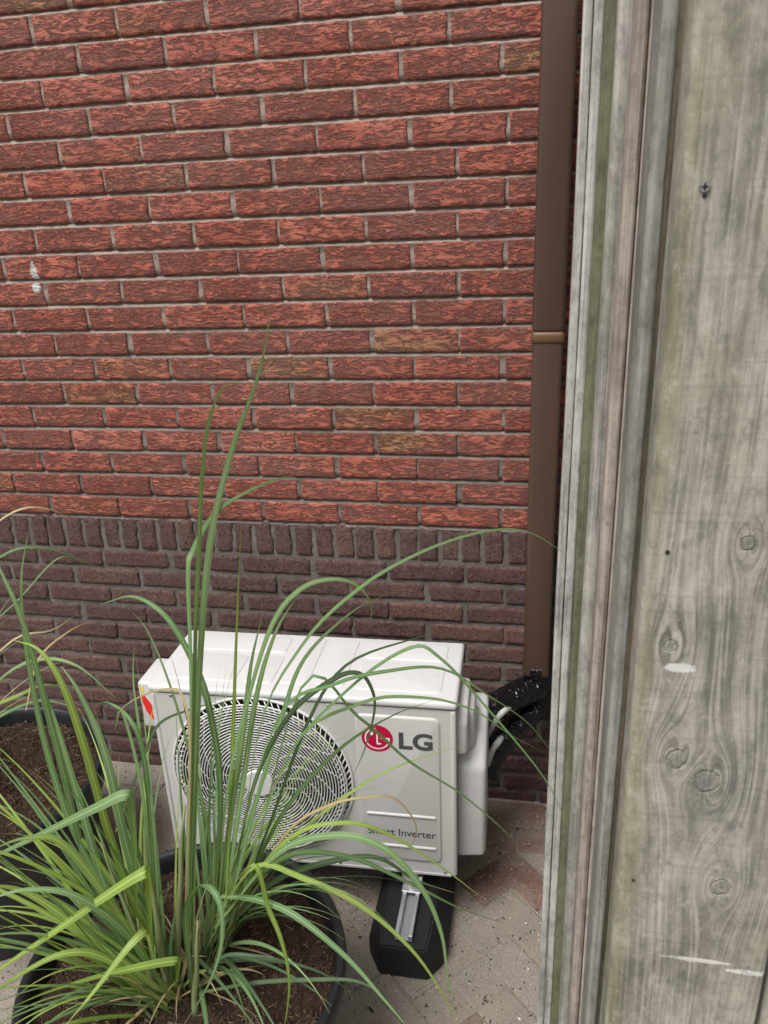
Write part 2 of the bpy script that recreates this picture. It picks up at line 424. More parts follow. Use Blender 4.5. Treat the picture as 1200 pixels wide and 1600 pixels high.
for j in range(g+1):
    for i in range(g+1):
        a = (i/g*2-1); b = (j/g*2-1)
        x = -.4+math.copysign(abs(a)**5*60+abs(a)*1.4, a); y = -.5+math.copysign(abs(b)**5*60+abs(b)*1.4, b)
        V.append((x, y, -.0030+.0026*noise.noise(Vector((x*9, y*9, 0)))+.0012*noise.noise(Vector((x*33, y*33, 0)))))
for j in range(g):
    for i in range(g):
        a = j*(g+1)+i; F.append((a, a+1, a+g+2, a+g+1))
ground = pyobj('ground', V, F, m_grd, None, True); tag(ground, kind='structure')
def paver_mesh(w, l, seed):
    rnd = random.Random(seed); bm = bmesh.new(); box(bm, -w/2, w/2, -l/2, l/2, -.06, 0, .006, 2)
    for v in bm.verts:
        q = v.co*40+Vector((seed*5, 0, 0)); v.co += Vector((noise.noise(q), noise.noise(q+Vector((7, 7, 7))), 0))*.0025
    me = bpy.data.meshes.new('paver'); bm.to_mesh(me); bm.free(); return me
pav = [paver_mesh(.197, .097, s) for s in range(4)]; pavr = [paver_mesh(.197, .097, 10+s) for s in range(4)]
for m in pav: m.materials.append(m_pav)
for m in pavr: m.materials.append(m_pvr)
def place_paver(me, x, y, rz):
    o = bpy.data.objects.new('paver', me); C.objects.link(o); o.parent = ground
    o.location = (x, y, random.gauss(.0005, .0014)); o.rotation_euler = (R(random.gauss(0, .35)), R(random.gauss(0, .35)), R(rz+random.gauss(0, .6)))
for i in range(-7, 4):
    place_paver(random.choice(pavr if i > -2 else pav), .045+i*.2, -.056, 0); place_paver(random.choice(pavr if i > -2 else pav), -.035+i*.2, -.157, 0)
cnt = 0
for i in range(-16, 17):           # herringbone laid on the diagonal
    for j in range(-16, 17):
        for kind in (0, 1):
            bx = .1*(i+j*2) ; by = .1*(i-j*2)
            lx = .2*j*1.0+.1*i; ly = -.2*j*1.0+.1*i
            if kind == 0: cx, cy, rz = lx+.1, ly+.05, 0
            else: cx, cy, rz = lx+.05-.0, ly-.1+.0, 90
            if kind == 1: cx, cy = lx+.25-.0, ly+.1
            a = R(45); X = -.3+cx*math.cos(a)-cy*math.sin(a); Y = -.55+cx*math.sin(a)+cy*math.cos(a)
            if not (-1.75 < X < .4 and -1.2 < Y < -.27): continue
            u, v = toimg((X, Y, 0))
            if not (-120 < u < 960 and 1100 < v < 1720): continue
            red = X > -.25 and Y > -.36 or random.random() < .06
            place_paver(random.choice(pavr if red else pav), X, Y, rz+45); cnt += 1
print('pavers', cnt)

# ------------------------------------------------------------------ fence
def knot(u, v, y, rpx):
    q = at(u, v, y); return (q.x, q.z, rpx*(y-CAM.y)/FPX/math.cos(pitch)*1.0)
FY = -1.30
fence = empty('wooden_fence', (.2, -1.1, 0))
tag(fence, 'weathered grey timber fence with green algae at right of the wall', 'fence')
OFF = Matrix.Translation((-.2, 1.1, 0))
def timber(name, dims, mat, bev, seed, bow=.0015, seg=3):
    bm = bmesh.new(); x0, x1, y0, y1, z0, z1 = dims; n = 24
    # rounded section, extruded in short lengths so that it can be slightly crooked
    sec = []
    for cx, cy, a0 in ((x1-bev, y1-bev, 0), (x0+bev, y1-bev, 90), (x0+bev, y0+bev, 180), (x1-bev, y0+bev, 270)):
        for s in range(seg+1):
            a = R(a0+90*s/seg); sec.append((cx+bev*math.cos(a), cy+bev*math.sin(a)))
    V = []; F = []; m = len(sec)
    for k in range(n+1):
        z = z0+(z1-z0)*k/n
        ox = bow*noise.noise(Vector((seed, z*1.5, 0))); oy = bow*noise.noise(Vector((seed, z*1.5, 9)))
        for i, (a, b) in enumerate(sec):
            V.append((a+ox+.0005*noise.noise(Vector((seed, i*2, z*20))), b+oy, z))
    for k in range(n):
        for i in range(m):
            j = (i+1) % m; F.append((k*m+i, k*m+j, (k+1)*m+j, (k+1)*m+i))
    F.append(tuple(range(m))[::-1]); F.append(tuple(n*m+i for i in range(m)))
    V = [OFF @ Vector(q) for q in V]
    o = pyobj(name, V, F, mat, fence); smooth_by_angle(o, 50); return o
wA = mat_wood('silvered timber', (.31, .305, .295), (.50, .49, .475), .12, seed=1)
wB = mat_wood('algae green timber', (.11, .115, .075), (.20, .20, .135), .65, (.10, .118, .052), seed=2)
wC = mat_wood('grey timber', (.27, .255, .235), (.44, .42, .395), .15, seed=3)
wD = mat_wood('pinkish timber', (.26, .22, .19), (.40, .345, .305), .05, seed=4)
wE = mat_wood('dark grey timber', (.175, .175, .165), (.29, .285, .27), .2, seed=5)
kn = [knot(1058, 1187, FY, 15), knot(1104, 1222, FY, 19), knot(1126, 1386, FY, 15), knot(1048, 1010, FY, 9), knot(1170, 850, FY, 10)]
xl = at(1016, 800, FY).x
wF = mat_wood('broad weathered board', (.21, .20, .175), (.405, .388, .35), .45, (.215, .212, .132), knots=kn, edge=xl+.006, seed=6, dark=.85, gfreq=.8)
wSlot = mat_wood('slot shade timber', (.10, .085, .06), (.17, .145, .10), 0, seed=9)  # dark tone stands for the shade inside the slot between boards
def X(u, y): return at(u, 800, y).x
HT = 2.06
for k in range(6):      # the run of boards that closes the passage up to the wall
    timber('board', (.158+.004*(k % 2), .182+.004*(k % 2), -.025-.126*(k+1)+.006, -.025-.126*k, 0, HT), wE if k % 2 else wC, .003, 20+k)
for zz in (.35, 1.75): timber('rail', (.187, .225, -.76, -.03, zz, zz+.09), wC, .004, 30)
y = -.80
timber('slat', (X(876, y), X(888.5, y), y, y+.03, 0, HT), wA, .003, 1, .003)
timber('slat', (X(889.3, y), X(904, y), y-.004, y+.03, 0, HT), wA, .005, 2, .003)
y = -.83
timber('slat', (X(904.6, y), X(921, y), y, y+.035, 0, HT), wB, .002, 4)
y = -.95
timber('post', (X(920, y), X(943, y), y, y+.03, 0, HT), wC, .007, 5, seg=5)
y = -1.15
timber('board', (X(942, y), X(960.5, y), y, y+.03, 0, HT), wD, .003, 6)
timber('board', (X(961.5, y), X(979, y), y-.002, y+.03, 0, HT), wD, .003, 7)
timber('post', (X(976, -1.262), X(999, -1.262), -1.262, -1.205, 0, HT), wE, .005, 8, seg=5)
timber('post', (X(985, -1.0), X(1060, -1.0), -1.0, -.94, 0, HT), wSlot, .005, 13)  # backing post added behind the slot; its dark colour stands for shade
timber('board', (xl, xl+.153, FY, FY+.046, 0, HT), wF, .007, 9, .0006, seg=5)
timber('board', (xl+.158, xl+.30, FY+.002, FY+.030, 0, HT), wF, .008, 10, .0006, seg=5)
timber('rail', (xl+.02, xl+.42, FY+.034, FY+.075, 1.86, 1.95), wC, .004, 11)
timber('rail', (xl+.02, xl+.42, FY+.034, FY+.075, .35, .44), wC, .004, 12)
m_steel = plain('dull steel', (.42, .42, .41), .35, .9, bumpd=.0006)
m_hole = plain('dark nail hole', (.02, .018, .015), .9)
def disc_at(name, P, r, mat, depth=.002, cross=False):
    bm = bmesh.new()
    bmesh.ops.create_cone(bm, cap_ends=True, segments=18, radius1=r, radius2=r*.8, depth=depth, matrix=Matrix.Translation(OFF @ P) @ Matrix.Rotation(R(90), 4, 'X'))
    return obj(name, bm, mat, fence)
P = at(1101, 292, FY); s = disc_at('screw', P-Vector((0, .0006, 0)), .0042, m_steel)
bm = bmesh.new(); q = OFF @ P
for a, b in ((.0026, .0006), (.0006, .0026)): box(bm, q.x-a, q.x+a, q.y-.0022, q.y-.001, q.z-b, q.z+b)
obj('screw_slot', bm, m_hole, s)
for u, v, r in ((1043, 863, .0022), (990, 1375, .0021), (1101, 306, .0016)): disc_at('nail_hole', at(u, v, FY), r, m_hole, .0012)
# ------------------------------------------------------------------ drainpipe
t = NT('brown pipe'); f = t.noise(t.pos((1, 1, .15)), 18, 4)
m_pipe = t.base(t.mix(f, (.062, .035, .024), (.082, .049, .035)), .33, t.bump(t.noise(t.pos((1, 1, .02)), 160, 2), .0006, .5))
m_collar = plain('lighter brown collar', (.12, .062, .027), .5)
dp = empty('drainpipe', (.101, -.066, .5)); tag(dp, 'square brown downpipe running down the brick wall', 'drainpipe')
o = boxobj('pipe', (-.0345, .0345, -.0345, .034, 0, .90), m_pipe, dp, .011, 5); smooth_by_angle(o)
o = boxobj('pipe', (-.0365, .0365, -.0365, .036, .915, 2.45), m_pipe, dp, .012, 5); smooth_by_angle(o)
o = boxobj('collar', (-.0382, .0382, -.0382, .037, .889, .921), m_collar, dp, .012, 5); smooth_by_angle(o)
for zz in (2.2, .07): boxobj('wall_bracket', (-.012, .012, .033, .075, zz, zz+.03), m_pipe, dp, .002)

# ------------------------------------------------------------------ air conditioner outdoor unit
def mat_paint(name, c, rough=.42):
    t = NT(name); p = t.pos(); f = t.noise(p, 5, 5, .6)
    col = t.mix(t.ramp(f, [(.4, 0), (.8, .3)]), c, tuple(q*.84 for q in c))
    col = t.mix(t.ramp(t.noise(t.pos((1, 1, .06)), 45, 5, .7), [(.55, 0), (.75, .22)]), col, (.32, .30, .26))
    col = t.mix(t.ramp(t.noise(p, 130, 4, .8), [(.66, 0), (.76, .3)]), col, (.25, .22, .18))
    return t.base(col, t.ramp(t.noise(p, 20, 4), [(.3, rough-.06), (.7, rough+.08)]), t.bump(t.noise(p, 900, 2), .0002, .5))
m_ac = mat_paint('warm white sheet metal', (.50, .497, .485)); m_lid = mat_paint('white lid', (.56, .562, .56))
m_cov = mat_paint('white plastic cover', (.55, .55, .545), .36); m_gr = mat_paint('pale grey grille plastic', (.62, .62, .61), .4)
m_dark = plain('dark inside of the unit', (.018, .018, .019), .7); m_fan = plain('dark fan plastic', (.05, .05, .052), .45)
m_logo = plain('crimson logo', (.46, .004, .045), .35); m_let = plain('charcoal lettering', (.06, .065, .07), .45); m_lw = plain('white logo print', (.8, .78, .78), .4)
W, D, HH = .717, .255, .495
ac = empty('air_conditioner', (-.7935, -.5091, .181), .0233)
tag(ac, 'white outdoor air conditioner unit with round fan grille against the brick wall', 'air conditioner')
fx, fz, fr = .253, .253, .221
# front panel with the round opening
bm = bmesh.new(); n = 128; zt = .4735; ci = []; ro = []; cb = []
angs = [2*math.pi*k/n for k in range(n)]
for cx, cz in ((W, zt), (0, zt), (0, 0), (W, 0)):
    a = math.atan2(cz-fz, cx-fx) % (2*math.pi); k = min(range(n), key=lambda i: abs(angs[i]-a)); angs[k] = a
for a in angs:
    c, s = math.cos(a), math.sin(a)
    ci.append(bm.verts.new((fx+fr*c, 0, fz+fr*s))); cb.append(bm.verts.new((fx+fr*c, .02, fz+fr*s)))
    ts = [q for q in ((W-fx)/c if c > 1e-6 else 9, -fx/c if c < -1e-6 else 9, (zt-fz)/s if s > 1e-6 else 9, -fz/s if s < -1e-6 else 9)]
    tt = min(ts); ro.append(bm.verts.new((fx+tt*c, 0, fz+tt*s)))
for k in range(n):
    l = (k+1) % n
    bm.faces.new((ci[k], ci[l], ro[l], ro[k])); bm.faces.new((ci[k], cb[k], cb[l], ci[l]))
obj('front_panel', bm, m_ac, ac)
# body: sides, back, bottom as one folded sheet, with rounded vertical corners
bm = bmesh.new()
box(bm, 0, .006, .0003, D, 0, zt, .0); box(bm, W-.006, W, .0003, D, 0, zt); box(bm, .006, W-.006, D-.006, D, 0, zt); box(bm, .006, W-.006, .002, D-.006, .0003, .008)
obj('body', bm, m_ac, ac)
o = boxobj('corner_post', (W-.012, W+.0025, -.0025, .012, 0, zt-.001), m_ac, ac, .006, 4); smooth_by_angle(o)
o = boxobj('corner_post', (-.0025, .012, -.0025, .012, 0, zt-.001), m_ac, ac, .006, 4); smooth_by_angle(o)
o = boxobj('bottom_flange', (.012, W-.012, -.002, .01, -.003, .004), m_ac, ac, .001)
# dark inside
bm = bmesh.new(); box(bm, .012, W-.25, .09, .1, .012, zt-.005); obj('condenser', bm, m_dark, ac)
bm = bmesh.new(); r = bmesh.ops.create_cone(bm, cap_ends=False, segments=96, radius1=fr+.002, radius2=fr+.002, depth=.075, matrix=Matrix.Translation((fx, .056, fz)) @ Matrix.Rotation(R(90), 4, 'X'))
obj('fan_shroud', bm, m_dark, ac, True)
fan = empty('fan', (fx, .055, fz)); fan.parent = ac
bm = bmesh.new(); bmesh.ops.create_cone(bm, cap_ends=True, segments=40, radius1=.055, radius2=.05, depth=.05, matrix=Matrix.Rotation(R(90), 4, 'X'))
obj('fan_hub', bm, m_fan, fan)
for b in range(3):
    V = []; F = []
    for i in range(9):
        r = .05+.155*i/8
        for j in range(9):
            a = R(120*b+20+ (-38+76*j/8)*(1-.15*i/8) + 22*i/8); V.append((r*math.cos(a), .03-.055*(j/8)+.01*math.sin(j/8*3), r*math.sin(a)))
    for i in range(8):
        for j in range(8): F.append((i*9+j, i*9+j+1, i*9+j+10, i*9+j+9))
    pyobj('fan_blade', V, F, m_fan, fan, True)
# grille: concentric wires, curved spokes, a slanted outer rim
V = []; F = []
def addtube(pts, rad, n=4, closed=False):
    v, f = tube(pts, rad, n, closed); k = len(V); V.extend(v); F.extend(tuple(i+k for i in q) for q in f)
def gy(r): return -.017-.005*math.cos(r/.205*math.pi/2)
nr = 25
for k in range(nr):
    r = .041+(.2065-.041)*k/(nr-1)
    addtube([(fx+r*math.cos(a), gy(r), fz+r*math.sin(a)) for a in [2*math.pi*i/80 for i in range(80)]], .0015, 4, True)
addtube([(fx+.2105*math.cos(a), -.0125, fz+.2105*math.sin(a)) for a in [2*math.pi*i/96 for i in range(96)]], .0022, 6, True)
for k in range(18):
    a0 = 2*math.pi*k/18
    pts = []
    for i in range(17):
        s = i/16; r = .037+.172*s; a = a0+.30*math.sin(s*math.pi*1.5)-.30*s
        pts.append((fx+r*math.cos(a), gy(r)+.0012, fz+r*math.sin(a)))
    addtube(pts, .0014, 4)
for k in range(84):
    a0 = 2*math.pi*k/84; pts = []
    for i in range(5):
        s = i/4; r = .196+.026*s; a = a0+.12*s; pts.append((fx+r*math.cos(a), -.018+.0195*s**1.5, fz+r*math.sin(a)))
    addtube(pts, .0016, 4)
pyobj('fan_grille', [tuple(v) for v in V], F, m_gr, ac, True)
v, f = tube([(fx+.2225*math.cos(a), -.0015, fz+.2225*math.sin(a)) for a in [2*math.pi*i/96 for i in range(96)]], .0035, 6, True)
pyobj('grille_rim', v, f, m_gr, ac, True)
bm = bmesh.new(); bmesh.ops.create_cone(bm, cap_ends=True, segments=48, radius1=.037, radius2=.034, depth=.006, matrix=Matrix.Translation((fx, -.0245, fz)) @ Matrix.Rotation(R(90), 4, 'X'))
o = obj('grille_hub', bm, m_gr, ac); smooth_by_angle(o, 30)
# lid
o = boxobj('lid', (-.005, W+.005, -.005, D+.006, .4745, HH), m_lid, ac, .009, 4); smooth_by_angle(o, 50)
def plate(name, x0, x1, y0, y1, z, mat, h=.0022, rad=.012):
    """a shallow pressed panel with rounded corners and sloping edge, on the lid"""
    def ring(ins, zz):
        pts = []
        for cx, cy, a0 in ((x1-rad, y1-rad, 0), (x0+rad, y1-rad, 90), (x0+rad, y0+rad, 180), (x1-rad, y0+rad, 270)):
            for s_ in range(5):
                a = R(a0+90*s_/4); pts.append((cx+(rad-ins)*math.cos(a), cy+(rad-ins)*math.sin(a), zz))
        return pts
    A = ring(0, z-.0005); B = ring(.002, z+h*.8); Cc = ring(.0045, z+h); n = len(A)
    V = A+B+Cc; F = []
    for k in range(n):
        l = (k+1) % n; F += [(k, l, n+l, n+k), (n+k, n+l, 2*n+l, 2*n+k)]
    F.append(tuple(range(2*n, 3*n)))
    o = pyobj(name, V, F, mat, ac); smooth_by_angle(o, 60); return o
for x0, x1, y0, y1 in ((.03, .20, .03, .145), (.05, .285, .165, .24), (.215, .29, .03, .15), (.305, .375, .035, .242), (.392, .46, .035, .242), (.482, .685, .03, .145), (.482, .685, .162, .242)):
    plate('pressed_panel', x0, x1, y0, y1, HH, m_lid)
# raised panel on the front, right of the fan
def fplate(name, x0, x1, z0, z1, h, rad, mat, y0=0, ins=(.003, .006)):
    def ring(i_, yy):
        pts = []
        for cx, cz, a0 in ((x1-rad, z1-rad, 0), (x0+rad, z1-rad, 90), (x0+rad, z0+rad, 180), (x1-rad, z0+rad, 270)):
            for s_ in range(5):
                a = R(a0+90*s_/4); pts.append((cx+(rad-i_)*math.cos(a), yy, cz+(rad-i_)*math.sin(a)))
        return pts
    A = ring(0, y0+.0005); B = ring(ins[0], y0-h*.85); Cc = ring(ins[1], y0-h); n = len(A); V = A+B+Cc; F = []
    for k in range(n):
        l = (k+1) % n; F += [(l, k, n+k, n+l), (n+l, n+k, 2*n+k, 2*n+l)]
    F.append(tuple(range(3*n-1, 2*n-1, -1)))
    o = pyobj(name, V, F, mat, ac); smooth_by_angle(o, 60); return o
fplate('raised_panel', .489, .684, .038, .452, .0045, .017, m_ac)
FP = -.0045
fplate('rib', .505, .672, .171, .180, .0035, .0044, m_ac, FP, (.0022, .0036)); fplate('rib', .505, .672, .078, .087, .0035, .0044, m_ac, FP, (.0022, .0036))
# logo
lg = empty('logo', (.54, FP, .390)); lg.parent = ac
def flat(name, pts, mat, parent, y, th=.0005):
    bm = bmesh.new(); f = bm.faces.new([bm.verts.new((a, y, b)) for a, b in pts])
    e = bmesh.ops.extrude_face_region(bm, geom=[f]); 
    for v_ in e['geom']:
        if isinstance(v_, bmesh.types.BMVert): v_.co.y -= th
    return obj(name, bm, mat, parent)
rd = .0362
flat('logo_disc', [(rd*math.cos(2*math.pi*k/64), rd*math.sin(2*math.pi*k/64)) for k in range(64)], m_logo, lg, .0002)
ro_, ri_ = rd*.80, rd*.715
arc = [R(95+ (360-95)*k/48) for k in range(49)]
out = [(ro_*math.cos(a), ro_*math.sin(a)) for a in arc]; inn = [(ri_*math.cos(a), ri_*math.sin(a)) for a in arc]
bm = bmesh.new(); ov = [bm.verts.new((a, -.0008, b)) for a, b in out]; iv = [bm.verts.new((a, -.0008, b)) for a, b in inn]
for k in range(48): bm.faces.new((ov[k], ov[k+1], iv[k+1], iv[k]))
obj('logo_arc', bm, m_lw, lg)
w_ = rd*.085
flat('logo_bar', [(rd*.22, w_), (ro_, w_), (ro_, 0), (rd*.22, 0)], m_lw, lg, -.0004)
flat('logo_nose', [(-rd*.05, rd*.42), (rd*.045, rd*.42), (rd*.045, -rd*.34), (rd*.24, -rd*.34), (rd*.24, -rd*.43), (-rd*.05, -rd*.43)], m_lw, lg, -.0004)
flat('logo_eye', [(-rd*.36+rd*.13*math.cos(2*math.pi*k/24), rd*.36+rd*.13*math.sin(2*math.pi*k/24)) for k in range(24)], m_lw, lg, -.0004)
def text(name, s, x0, x1, z0, z1, mat, parent, y, bold=0, spacing=1.0):
    cu = bpy.data.curves.new(name, 'FONT'); cu.body = s; cu.offset = bold; cu.extrude = .01; cu.space_character = spacing; cu.resolution_u = 6
    o = bpy.data.objects.new(name, cu); C.objects.link(o); bpy.context.view_layer.update()
    me = bpy.data.meshes.new_from_object(o.evaluated_get(bpy.context.evaluated_depsgraph_get())); bpy.data.objects.remove(o); 
    xs = [v.co.x for v in me.vertices]; ys = [v.co.y for v in me.vertices]
    a, b, c, d = min(xs), max(xs), min(ys), max(ys)
    for v in me.vertices:
        X_, Y_, Z_ = v.co; v.co = (x0+(X_-a)/(b-a)*(x1-x0), y-.0004-(Z_+.01)*.02, z0+(Y_-c)/(d-c)*(z1-z0))
    me.name = name; me.materials.clear()
    return link(name, me, mat, parent)
text('letters', 'LG', .5895, .6665, .3655, .4115, m_let, ac, FP, .032, 1.02)
text('letters', 'Smart Inverter', .506, .670, .1135, .1345, m_let, ac, FP, .004)
def screw(x, z):
    bm = bmesh.new(); bmesh.ops.create_uvsphere(bm, u_segments=12, v_segments=8, radius=.0042, matrix=Matrix.Translation((x, -.001, z)) @ Matrix.Diagonal((1, .6, 1, 1))); obj('screw', bm, m_steel, ac, True)
for x, z in ((.690, .009), (.43, .009), (.15, .009), (.43, .468), (.05, .468)): screw(x, z)
# right-hand covers
def prism(name, sec, x0, x1, mat, bev, parent=ac, taper=0):
    """section in (y, z) carried from x0 to x1"""
    bm = bmesh.new(); cy = sum(p[0] for p in sec)/len(sec); cz = sum(p[1] for p in sec)/len(sec)
    A = [bm.verts.new((x0, a, b)) for a, b in sec]; B = [bm.verts.new((x1, a+(cy-a)*taper, b+(cz-b)*taper)) for a, b in sec]; n = len(sec)
    for k in range(n): bm.faces.new((A[k], A[(k+1) % n], B[(k+1) % n], B[k]))
    bm.faces.new(A[::-1]); bm.faces.new(B)
    bmesh.ops.bevel(bm, geom=bm.edges[:], offset=bev, segments=4, affect='EDGES', profile=.5)
    o = obj(name, bm, mat, parent); smooth_by_angle(o, 60); return o
prism('valve_cover', [(.045, .012), (.045, .285), (.10, .345), (.17, .385), (.225, .385), (.225, .012)], W-.004, W+.068, m_cov, .014, taper=.03)
prism('handle_cover', [(.022, .335), (.022, .425), (.06, .458), (.17, .458), (.17, .335)], W-.004, W+.026, m_cov, .009, taper=.05)
prism('handle_grip', [(.06, .32), (.06, .44), (.15, .44), (.15, .32)], W+.02, W+.040, m_cov, .007, taper=.2)
prism('handle_cover', [(.035, .345), (.035, .474), (.15, .474), (.15, .345)], -.052, .003, m_cov, .008)
m_rs = plain('red sticker', (.72, .02, .015), .35); m_ys = plain('yellow sticker', (.8, .62, .03), .4)
st = flat('sticker', [(-.047, .432), (-.0435, .440), (-.037, .438), (-.022, .412), (-.016, .372), (-.023, .368), (-.038, .392)], m_rs, ac, .0348)
flat('sticker_tip', [(-.0465, .460), (-.036, .462), (-.036, .4445), (-.043, .4435)], m_ys, st, .0348)
# feet of the unit
for xx in (.14, .60): boxobj('mounting_foot', (xx-.02, xx+.02, .02, .235, -.058, .0), m_ac, ac, .002)

# ------------------------------------------------------------------ rubber support blocks with rails
t = NT('black recycled rubber'); p = t.pos(); fine = t.noise(p, 520, 3, .7)
m_rub = t.base(t.mix(t.ramp(fine, [(.55, 0), (.75, 1)]), (.012, .012, .013), (.035, .035, .037)), .62, t.bump(fine, .0015, .7), spec=.4)
m_alu = plain('galvanised rail', (.62, .63, .65), .38, .75, bumpd=.0004, var=.12)
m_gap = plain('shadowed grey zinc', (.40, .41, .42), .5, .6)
def support(x, label):
    s = empty('support_block', (x, -.415, 0)); tag(s, label, 'support block', 'rubber feet under the unit')
    prof = [(-.094, 0), (-.094, .045), (-.060, .1), (.060, .1), (.094, .045), (.094, 0)]      # section x, z
    bm = bmesh.new(); rows_ = []
    for yy, k, zk in ((-.222, .62, .93), (-.165, 1, 1), (.165, 1, 1), (.222, .62, .93)):
        rows_.append([bm.verts.new((a*k if abs(a) > .07 else a*(.9 if k < 1 else 1), yy, b*zk)) for a, b in prof])
    for i in range(3):
        for k in range(6): bm.faces.new((rows_[i][k], rows_[i][(k+1) % 6], rows_[i+1][(k+1) % 6], rows_[i+1][k]))
    bm.faces.new(rows_[0]); bm.faces.new(rows_[-1][::-1])
    bmesh.ops.bevel(bm, geom=[e for e in bm.edges], offset=.004, segments=2, affect='EDGES')
    b = obj('rubber_block', bm, m_rub, s); smooth_by_angle(b, 35)
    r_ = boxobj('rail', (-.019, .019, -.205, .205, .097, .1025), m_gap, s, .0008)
    for sx in (-1, 1): boxobj('rail_lip', (sx*.016-.005, sx*.016+.005, -.206, .206, .0985, .116), m_alu, r_, .0015)
    br = boxobj('bracket', (-.024, .024, -.085, -.045, .1155, .1205), m_alu, s, .002)
    boxobj('bracket_tab', (-.024, .024, -.049, -.044, .12, .135), m_alu, br, .002)
    bm = bmesh.new(); bmesh.ops.create_cone(bm, cap_ends=True, segments=6, radius1=.009, radius2=.0085, depth=.008, matrix=Matrix.Translation((0, -.066, .126)))
    bo = obj('bolt', bm, m_steel, s)
    bm = bmesh.new(); bmesh.ops.create_cone(bm, cap_ends=True, segments=20, radius1=.013, radius2=.013, depth=.002, matrix=Matrix.Translation((0, -.066, .1217))); obj('washer', bm, m_alu, bo)
support(-.188, 'black rubber support block with zinc rail under the right end of the unit')
support(-.652, 'black rubber support block behind the front pot, under the fan side of the unit')

# ------------------------------------------------------------------ wrapped refrigerant pipes
t = NT('glossy black plastic wrap'); p = t.pos()
m_wrap = t.base((.004, .004, .0055), .09, t.bump(t.noise(t.pos((1, 1, 1)), 26, 3, .5, 2.2), .012, .9), spec=.6)
m_hose = plain('white corrugated plastic', (.48, .48, .47), .45)
pb = empty('pipe_bundle', (0, -.2, .3)); tag(pb, 'refrigerant pipes wrapped in shiny black plastic between drainpipe and unit', 'pipe')
IO = Matrix.Translation((0, .2, -.3))
def wraptube(path, rad, amp, seed, n=40):
    pts = catmull(path, n//2); v, f = tube(pts, rad, 26)
    m = 26; out = []
    for i in range(len(pts)):
        c = pts[i]
        for k in range(m):
            q = v[i*m+k]; d = (q-c); s = noise.noise(Vector((i*.16+seed, k*.55, seed)))+.7*noise.noise(Vector((i*.5, k*.9, seed+4)))
            out.append(IO @ (c+d*(1+amp*s)))
    return out, f
v, f = wraptube([(.101, -.067, .525), at(838, 1070, -.072), at(812, 1083, -.115), at(775, 1103, -.19), at(735, 1125, -.27)], .037, .09, 3)
pyobj('plastic_wrap', v, f, m_wrap, pb, True)
v, f = wraptube([(.108, -.052, .50), at(842, 1095, -.055), at(822, 1118, -.10), at(795, 1146, -.17), at(770, 1178, -.25), at(755, 1215, -.29)], .035, .10, 8)
pyobj('plastic_wrap', v, f, m_wrap, pb, True)
for path in ([at(806, 1100, -.15), at(786, 1112, -.226), at(773, 1127, -.252), at(764, 1141, -.24), at(758, 1160, -.20)], [at(786, 1150, -.20), at(778, 1160, -.262), at(769, 1173, -.288), at(763, 1188, -.297), at(757, 1210, -.29)]):
    pts = catmull(path, 40); acc = 0; rad = []
    for i in range(len(pts)):
        if i: acc += (pts[i]-pts[i-1]).length
        rad.append(.0076+.0013*math.sin(acc*2*math.pi/.0052))
    v, f = tube(pts, rad, 16); pyobj('corrugated_hose', [IO @ q for q in v], f, m_hose, pb, True)

# ------------------------------------------------------------------ pots and soil
t = NT('matt black pot plastic'); p = t.pos()
m_pot = t.base(t.mix(t.ramp(t.noise(p, 14, 5, .65), [(.4, 0), (.75, 1)]), (.010, .011, .013), (.022, .024, .028)), .48, t.bump(t.noise(p, 260, 3), .0006, .6), spec=.45)
t = NT('dark potting soil'); p = t.pos(); n1 = t.noise(p, 120, 5, .7, .6); n2 = t.noise(p, 33, 4, .6)
c = t.mix(t.ramp(n1, [(.3, 0), (.7, 1)]), (.018, .012, .009), (.070, .044, .031)); c = t.mix(t.ramp(n2, [(.45, 0), (.7, .6)]), c, (.050, .030, .021))
m_soil = t.base(c, .95, t.bump(n1, .006, 1), spec=.1)
m_bits = [plain('bark bit', (.115, .072, .046), .9), plain('brown fibre', (.06, .036, .025), .9), plain('pale root fibre', (.30, .21, .13), .85)]
PR, PH = .300, .40
def pot(loc, label):
    prof = [(.205, 0), (.215, .003), (PR-.032, PH-.10), (PR-.012, PH-.075), (PR-.004, PH-.045), (PR, PH-.02), (PR-.002, PH-.005), (PR-.006, PH), (PR-.014, PH-.001), (PR-.019, PH-.005), (PR-.022, PH-.02), (PR-.030, PH-.12), (.0, PH-.13)]
    prof[1:3] = [(.215, .003), (.235, .12), (PR-.026, PH-.10)]
    v, f = lathe(prof, 96)
    o = pyobj('plant_pot', v, f, m_pot); smooth_by_angle(o, 50); o.location = loc; tag(o, label, 'plant pot', 'round black plant pots'); return o
P1 = Vector((-.532, -.975, 0)); P2 = Vector((-1.272, -.555, 0))
pot(P1, 'round black plastic pot of grass in front of the unit'); pot(P2, 'round black plastic pot at the left edge, behind the front pot')
SZ = .362
